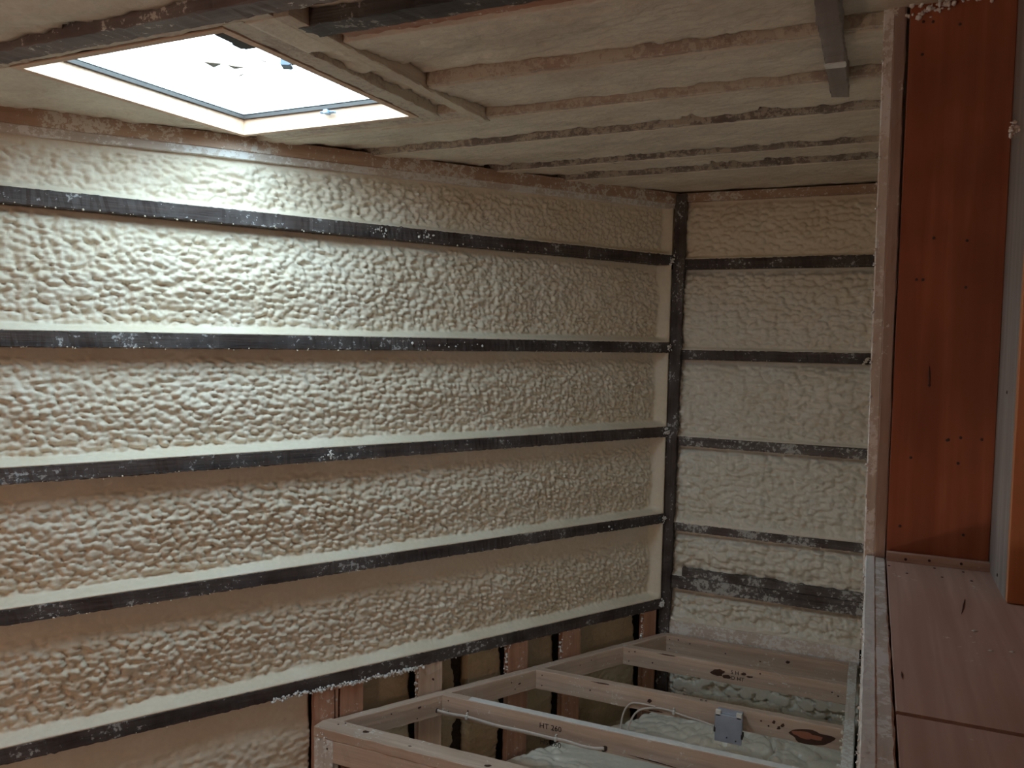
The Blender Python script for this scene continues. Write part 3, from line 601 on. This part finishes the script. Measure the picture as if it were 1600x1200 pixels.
# ------------------------------------------------------------------ roof joists and foam between them
def xleft(y): return X0+DA[0]*((y-Y0)/DA[1])-.115      # where the long wall cuts the roof
def roof_board(name, xa, xb, y0, y1, drop, h, m, label, cat='joist', group=None, parent=None, skew=.0):
    yc = (y0+y1)/2
    A = (xa, yc, roof(xa, yc)-drop+h/2); B = (xb, yc+skew, roof(xb, yc)-drop+h/2)
    o = board(name, A, B, y1-y0, h, m, up=(0, 0, 1), step=.02, rough=.0012); return tag(o, label, cat, group)
def roof_foam(label, x0, x1, y0, y1, k, rise=.036, fine=.009, m='foam_roof', clipL=True, lev=0., gap=.006, bump=1.):
    x = np.linspace(0, 1, max(8, int((x1-x0)/fine))); y = np.linspace(0, 1, max(8, int((y1-y0)/fine)))
    U, V_ = np.meshgrid(x, y, indexing='ij'); Y = y0+(y1-y0)*V_
    rg = .0015+gap*np.clip(fbm(U*(x1-x0)*22, U*0, k+3)*2.6-1.0, 0, 1)*2.2*sst(.3, .7, fbm(U*(x1-x0)*3, U*0, k+13))*1.6
    Y = Y-rg*sst(.8, 1, V_)
    xa = np.maximum(x0, xleft(Y)) if clipL else x0
    X = xa+(x1-xa)*U
    # flush with the joist on the near side, rising away toward the next one
    r = rise*(.06+.94*sst(.12, .85, V_))*(.85+.3*fbm(X*2.5, Y*2.5, k))
    r = r+(fbm(X*7, Y*14, k+1)-.5)*.018*bump*sst(0, .1, V_)*(1-.6*sst(.85, 1, V_))+(fbm(X*26, Y*40, k+2)-.5)*.009*bump-lumps(X, Y, .06, .03, k+5)*.005*bump*sst(0, .1, V_)
    P = np.stack([X, Y, roof(X, Y)+np.maximum(r+lev-.009*(1-sst(0, .22, V_)), -.0055)], -1)
    def up_(Q): Q = Q.copy(); Q[..., 2] = roof(Q[..., 0], Q[..., 1])+.0615; return Q
    P = np.concatenate([up_(P[:1]), P, up_(P[-1:])], 0); P = np.concatenate([up_(P[:, :1]), P, up_(P[:, -1:])], 1)
    return tag(obj('roof_foam_bay', grid_mesh('roof_foam_bay', P[::-1]), m), label, 'foam insulation')
XE = .03
JW = .040
RJ = [1.585, 2.015, 2.395, 2.755, 3.25, 3.58]
# joists (near face at Y = RJ[i])
TXR = -1.165     # right face of the second trimmer
spec = [
        (1, TXR+.002, 'roofwood', .0, 'roof joist right of the skylight, second from the top of the picture'),
        (2, TXR+.002, 'roofwood', .0, 'roof joist in line with the far edge of the skylight, foam peeling from it'),
        (3, None, 'roofline', .0, 'roof joist with a ragged black gap, just beyond the skylight'),
        (4, None, 'roofline', .0, 'pale roof joist, last but one before the end wall'),
        (5, None, 'roofline', .0, 'pale roof joist nearest the end wall')]
for i, xa, m_, dr, lb in spec:
    y = RJ[i]; xa = xleft(y)+.02 if xa is None else xa
    o = roof_board('roof_joist', xa, XE, y, y+JW, .002+dr*.2, .062+dr*.2, m_, lb, group='joists of the roof')
o = roof_board('roof_joist', -1.20, XE, 1.500, 1.566, .010, .070, 'oldjoist', 'old dark rough roof joist at the top edge of the picture, right of the skylight')
o = roof_board('roof_batten', -1.13, XE, 1.568, 1.598, .008, .060, 'board', 'reddish-brown batten running alongside the old dark roof joist', 'batten')
# near header and the wood round the skylight
sk = empty('skylight', (-1.715, 1.87, roof(-1.715, 1.87))); tag(sk, 'bright square roof skylight with a pine-lined opening', 'skylight')
def lining(name, a, b, th, h0, h1, m, inward):
    ax, ay = a; bx, by = b; ix, iy = inward
    V = []
    for (x, y) in ((ax, ay), (bx, by), (bx-ix*th, by-iy*th), (ax-ix*th, ay-iy*th)):
        V.append((x, y, roof(x, y)+h0))
    for (x, y) in ((ax, ay), (bx, by), (bx-ix*th, by-iy*th), (ax-ix*th, ay-iy*th)): V.append((x, y, roof(x, y)+h1))
    o = obj(name, mesh(name, V, [(0, 3, 2, 1), (4, 5, 6, 7), (0, 1, 5, 4), (1, 2, 6, 5), (2, 3, 7, 6), (3, 0, 4, 7)]), m); return child(o, sk)
def ring(name, i, th, h0, h1, m):
    x0, x1, y0, y1 = HX0+i, HX1-i, HY0+i, HY1-i
    lining(name, (x0, y0), (x0, y1), th, h0, h1, m, (1, 0)); lining(name, (x1, y1), (x1, y0), th, h0, h1, m, (-1, 0))
    lining(name, (x0-th, y1), (x1+th, y1), th, h0, h1, m, (0, -1)); lining(name, (x1+th, y0), (x0-th, y0), th, h0, h1, m, (0, 1))
ring('pine_lining', 0, .018, -.002, .052, 'trim_pine'); ring('casing_lip', .004, .022, -.006, .006, 'trim_pine')
ring('gasket', .012, .030, .047, .058, 'gasket')
ring('white_curb', .0, .020, .066, .115, 'whiteframe'); ring('curb_seam', -.002, .004, .1155, .119, 'bluefit')
x0, x1, y0, y1 = HX0-.015, HX1+.015, HY0-.015, HY1+.015
V = [(x, y, roof(x, y)+h) for h in (.059, .064) for x, y in ((x0, y0), (x1, y0), (x1, y1), (x0, y1))]
o = obj('glass_pane', mesh('glass_pane', V, [(0, 3, 2, 1), (4, 5, 6, 7), (0, 1, 5, 4), (1, 2, 6, 5), (2, 3, 7, 6), (3, 0, 4, 7)]), 'glass'); child(o, sk)
# latches
def fit(name, c, sz, m, rot=0.):
    o = rbox(name, (-sz[0]/2, -sz[1]/2, -sz[2]/2), (sz[0]/2, sz[1]/2, sz[2]/2), m, min(sz[0], sz[2])*.25); o.matrix_world = Matrix.Translation(c) @ Matrix.Rotation(rot, 4, 'Z'); return child(o, sk)
fit('latch_bracket', (-1.395, 1.525, roof(-1.4, 1.55)+.004), (.040, .10, .020), 'gasket'); fit('latch_hook', (-1.412, 1.560, roof(-1.4, 1.57)+.004), (.030, .030, .016), 'gasket')
fit('latch_catch', (-1.418, 1.735, roof(-1.4, 1.77)+.006), (.028, .034, .020), 'bluefit', .5); fit('latch_arm', (-1.393, 1.740, roof(-1.4, 1.77)+.008), (.036, .012, .008), 'gasket')
kp = Vector((-1.683, 2.262, roof(-1.6, 2.26)+.032)); fit('latch_knob', kp, (.018, .022, .014), 'bluefit'); fit('latch_pin', kp+Vector((-.018, .006, .002)), (.022, .012, .006), 'bluefit'); fit('latch_pin', kp+Vector((.018, .006, 0)), (.022, .012, .006), 'bluefit')
# leaves on the glass
def onroof(xp, yp, h):
    v = R3 @ Vector((xp-800, F, 600-yp)); n = Vector((-.0058, -.0237, 1)); P0 = Vector((0, 4.216, 2.36+h)); return EYE+v*((P0-EYE).dot(n)/v.dot(n))
for i, (a, b_, c) in enumerate([((318, 97), (347, 100), (334, 106)), ((355, 102), (382, 106), (366, 108)), ((368, 112), (374, 110), (360, 116)), ((376, 117), (383, 116), (371, 121)), ((400, 91), (416, 97), (414, 97.5))]):
    p = [onroof(*q, .070) for q in (a, b_, c)]; V = p+[q+Vector((0, 0, .002)) for q in p]
    o = obj('leaf', mesh('leaf', V, [(0, 2, 1), (3, 4, 5), (0, 1, 4, 3), (1, 2, 5, 4), (2, 0, 3, 5)]), 'leaf')
    tag(o, ['largest dark leaf on the skylight glass, leftmost of the cluster', 'second largest leaf on the skylight glass, just right of the largest', 'small leaf speck on the skylight glass, under the two big leaves', 'lowest leaf speck on the skylight glass', 'thin leaf sliver on the skylight glass, apart at the right'][i], 'leaf', 'leaves on the skylight glass')
# framing around the opening
def roof_long(name, xa, xb, y0, y1, drop, h, m, label, cat='trimmer', group=None, dx=0.):
    xc = (xa+xb)/2; o = board(name, (xc, y0, roof(xc, y0)-drop+h/2), (xc+dx, y1, roof(xc, y1)-drop+h/2), abs(xb-xa), h, m, up=(0, 0, 1), step=.02, rough=.0012); return tag(o, label, cat, group)
roof_long('skylight_trimmer', -1.353, -1.292, 1.43, 2.375, .004, .06, 'roofwood', 'wooden trimmer board along the right side of the skylight')
roof_long('skylight_trimmer', -1.205, TXR, 1.43, 2.43, .010, .07, 'rooffoamed', 'second trimmer, a foam-covered timber the near roof joists butt against')
roof_board('skylight_header', -2.52, -1.21, 1.418, 1.438, .004, .062, 'roofwood', 'light wooden header board along the near edge of the skylight', 'header')
roof_board('skylight_header', -2.58, -1.0, 1.352, 1.416, .006, .07, 'headerwood', 'old dark header board with a ragged foam edge, nearer than the light one', 'header')
roof_board('skylight_header', -2.01, -1.17, 2.308, 2.374, .003, .062, 'roofwood', 'foam-streaked wooden header beyond the far edge of the skylight', 'header')
hb = roof_long('hanging_block', -.134, -.088, .9, 2.475, .030, .085, 'greyboard', 'grey-brown blocking board hanging under the ceiling, near the red panel', 'blocking')
e = board('pale_band', (-.111, 2.15, roof(0, 2.15)-.0315), (-.111, 2.19, roof(0, 2.19)-.0315), .048, .003, 'foam_dust', up=(0, 0, 1), ch=.0005, rough=.0005, step=.01); child(e, hb)
# foam fields
roof_foam('dark greenish foam of the ceiling nearer than the skylight headers', -4.6, -.14, -1.55, 1.352, 2100, rise=.02, fine=.014, gap=.01)
roof_foam('foam of the ceiling right of the hanging block, above the red panel', -.085, XE, .6, 1.80, 2150, rise=.02, clipL=False)
roof_foam('foam field in the ceiling right of the skylight, past the old dark joist', TXR, XE, RJ[0]+JW, RJ[1], 2200, rise=.030, clipL=False)
roof_foam('foam field in the ceiling between the two joists that end at the trimmer', TXR, XE, RJ[1]+.013, RJ[2], 2300, rise=.026, clipL=False)
roof_foam('ceiling foam beyond the skylight, before the joist with the black gap', -2.2, XE, RJ[2]+.013, RJ[3], 2400, rise=.022, gap=.016)
roof_foam('ceiling foam past the joist with the black gap', -2.0, XE, RJ[3]+.013, RJ[4], 2500, rise=.020, gap=.016)
roof_foam('ceiling foam between the last two roof joists', -1.8, XE, RJ[4]+.013, RJ[5], 2600, rise=.022, gap=.014)
roof_foam('ceiling foam strip next to the end wall', -1.4, XE, RJ[5]+.013, Y0+.10, 2700, rise=.014)
roof_foam('narrow foam strip between the two trimmers right of the skylight', -1.291, -1.206, 1.44, 2.305, 2800, rise=.03, clipL=False, bump=1.6)
roof_foam('stained foam between the skylight and the long wall', -2.9, HX0-.020, 1.44, 2.43, 2900, rise=.012, m='foam_roof')
roof_foam('short foam piece above the far skylight header', -2.2, TXR, 2.376, 2.434, 3000, rise=.004, gap=0)
roof_foam('foam behind the old dark joist at the top of the picture', -1.16, XE, 1.355, 1.499, 3100, rise=.03, clipL=False)
# ragged black openings
for p, a, b_, k in ((( -.20, 2.752), .05, .014, 5), ((-2.30, 1.86), .10, .012, 6), ((-2.20, 1.92), .03, .010, 7)):
    pass

# stand and glowing globe of the added fill lamp, out of view
wk = empty('added_fill_lamp', (FILL_POS[0], FILL_POS[1], FLOOR)); tag(wk, 'fill lamp added out of view behind the camera to warm the shadows', 'lamp')
e = tube('fill_lamp_stand', [(FILL_POS[0], FILL_POS[1], FLOOR+.02), (FILL_POS[0]+.002, FILL_POS[1], 0), (FILL_POS[0], FILL_POS[1], FILL_POS[2]-.19)], .010, 'nail'); child(e, wk)
e = prism('fill_lamp_base', [(FILL_POS[0]+.12*math.cos(t*math.pi/6), FILL_POS[1]+.12*math.sin(t*math.pi/6)) for t in range(12)], FLOOR, FLOOR+.025, 'nail'); child(e, wk)
e = rbox('fill_lamp_socket', (FILL_POS[0]-.022, FILL_POS[1]-.022, FILL_POS[2]-.20), (FILL_POS[0]+.022, FILL_POS[1]+.022, FILL_POS[2]-.14), 'nail', .006); child(e, wk)

mb_ = bpy.data.materials.new('fill_bulb_glow'); mb_.use_nodes = True; nt = mb_.node_tree; nt.nodes.remove(nt.nodes['Principled BSDF'])
em = nt.nodes.new('ShaderNodeEmission'); em.inputs[0].default_value = (*FILL_COL, 1); em.inputs[1].default_value = FILL_RAD
nt.links.new(em.outputs[0], nt.nodes['Material Output'].inputs[0]); M['fill_bulb'] = mb_
prof_ = [(.014, -.145), (.018, -.11), (.035, -.07), (.055, -.03), (.06, 0), (.05, .035), (.028, .055), (.0005, .06)]
V = [(FILL_POS[0]+r*math.cos(t*math.pi/8), FILL_POS[1]+r*math.sin(t*math.pi/8), FILL_POS[2]+h) for r, h in prof_ for t in range(16)]
Fc = [(a*16+i, a*16+(i+1) % 16, (a+1)*16+(i+1) % 16, (a+1)*16+i) for a in range(len(prof_)-1) for i in range(16)]+[tuple(range(15, -1, -1)), tuple(range(len(V)-16, len(V)))]
e = obj('fill_bulb', mesh('fill_bulb', V, Fc, True), 'fill_bulb'); child(e, wk)
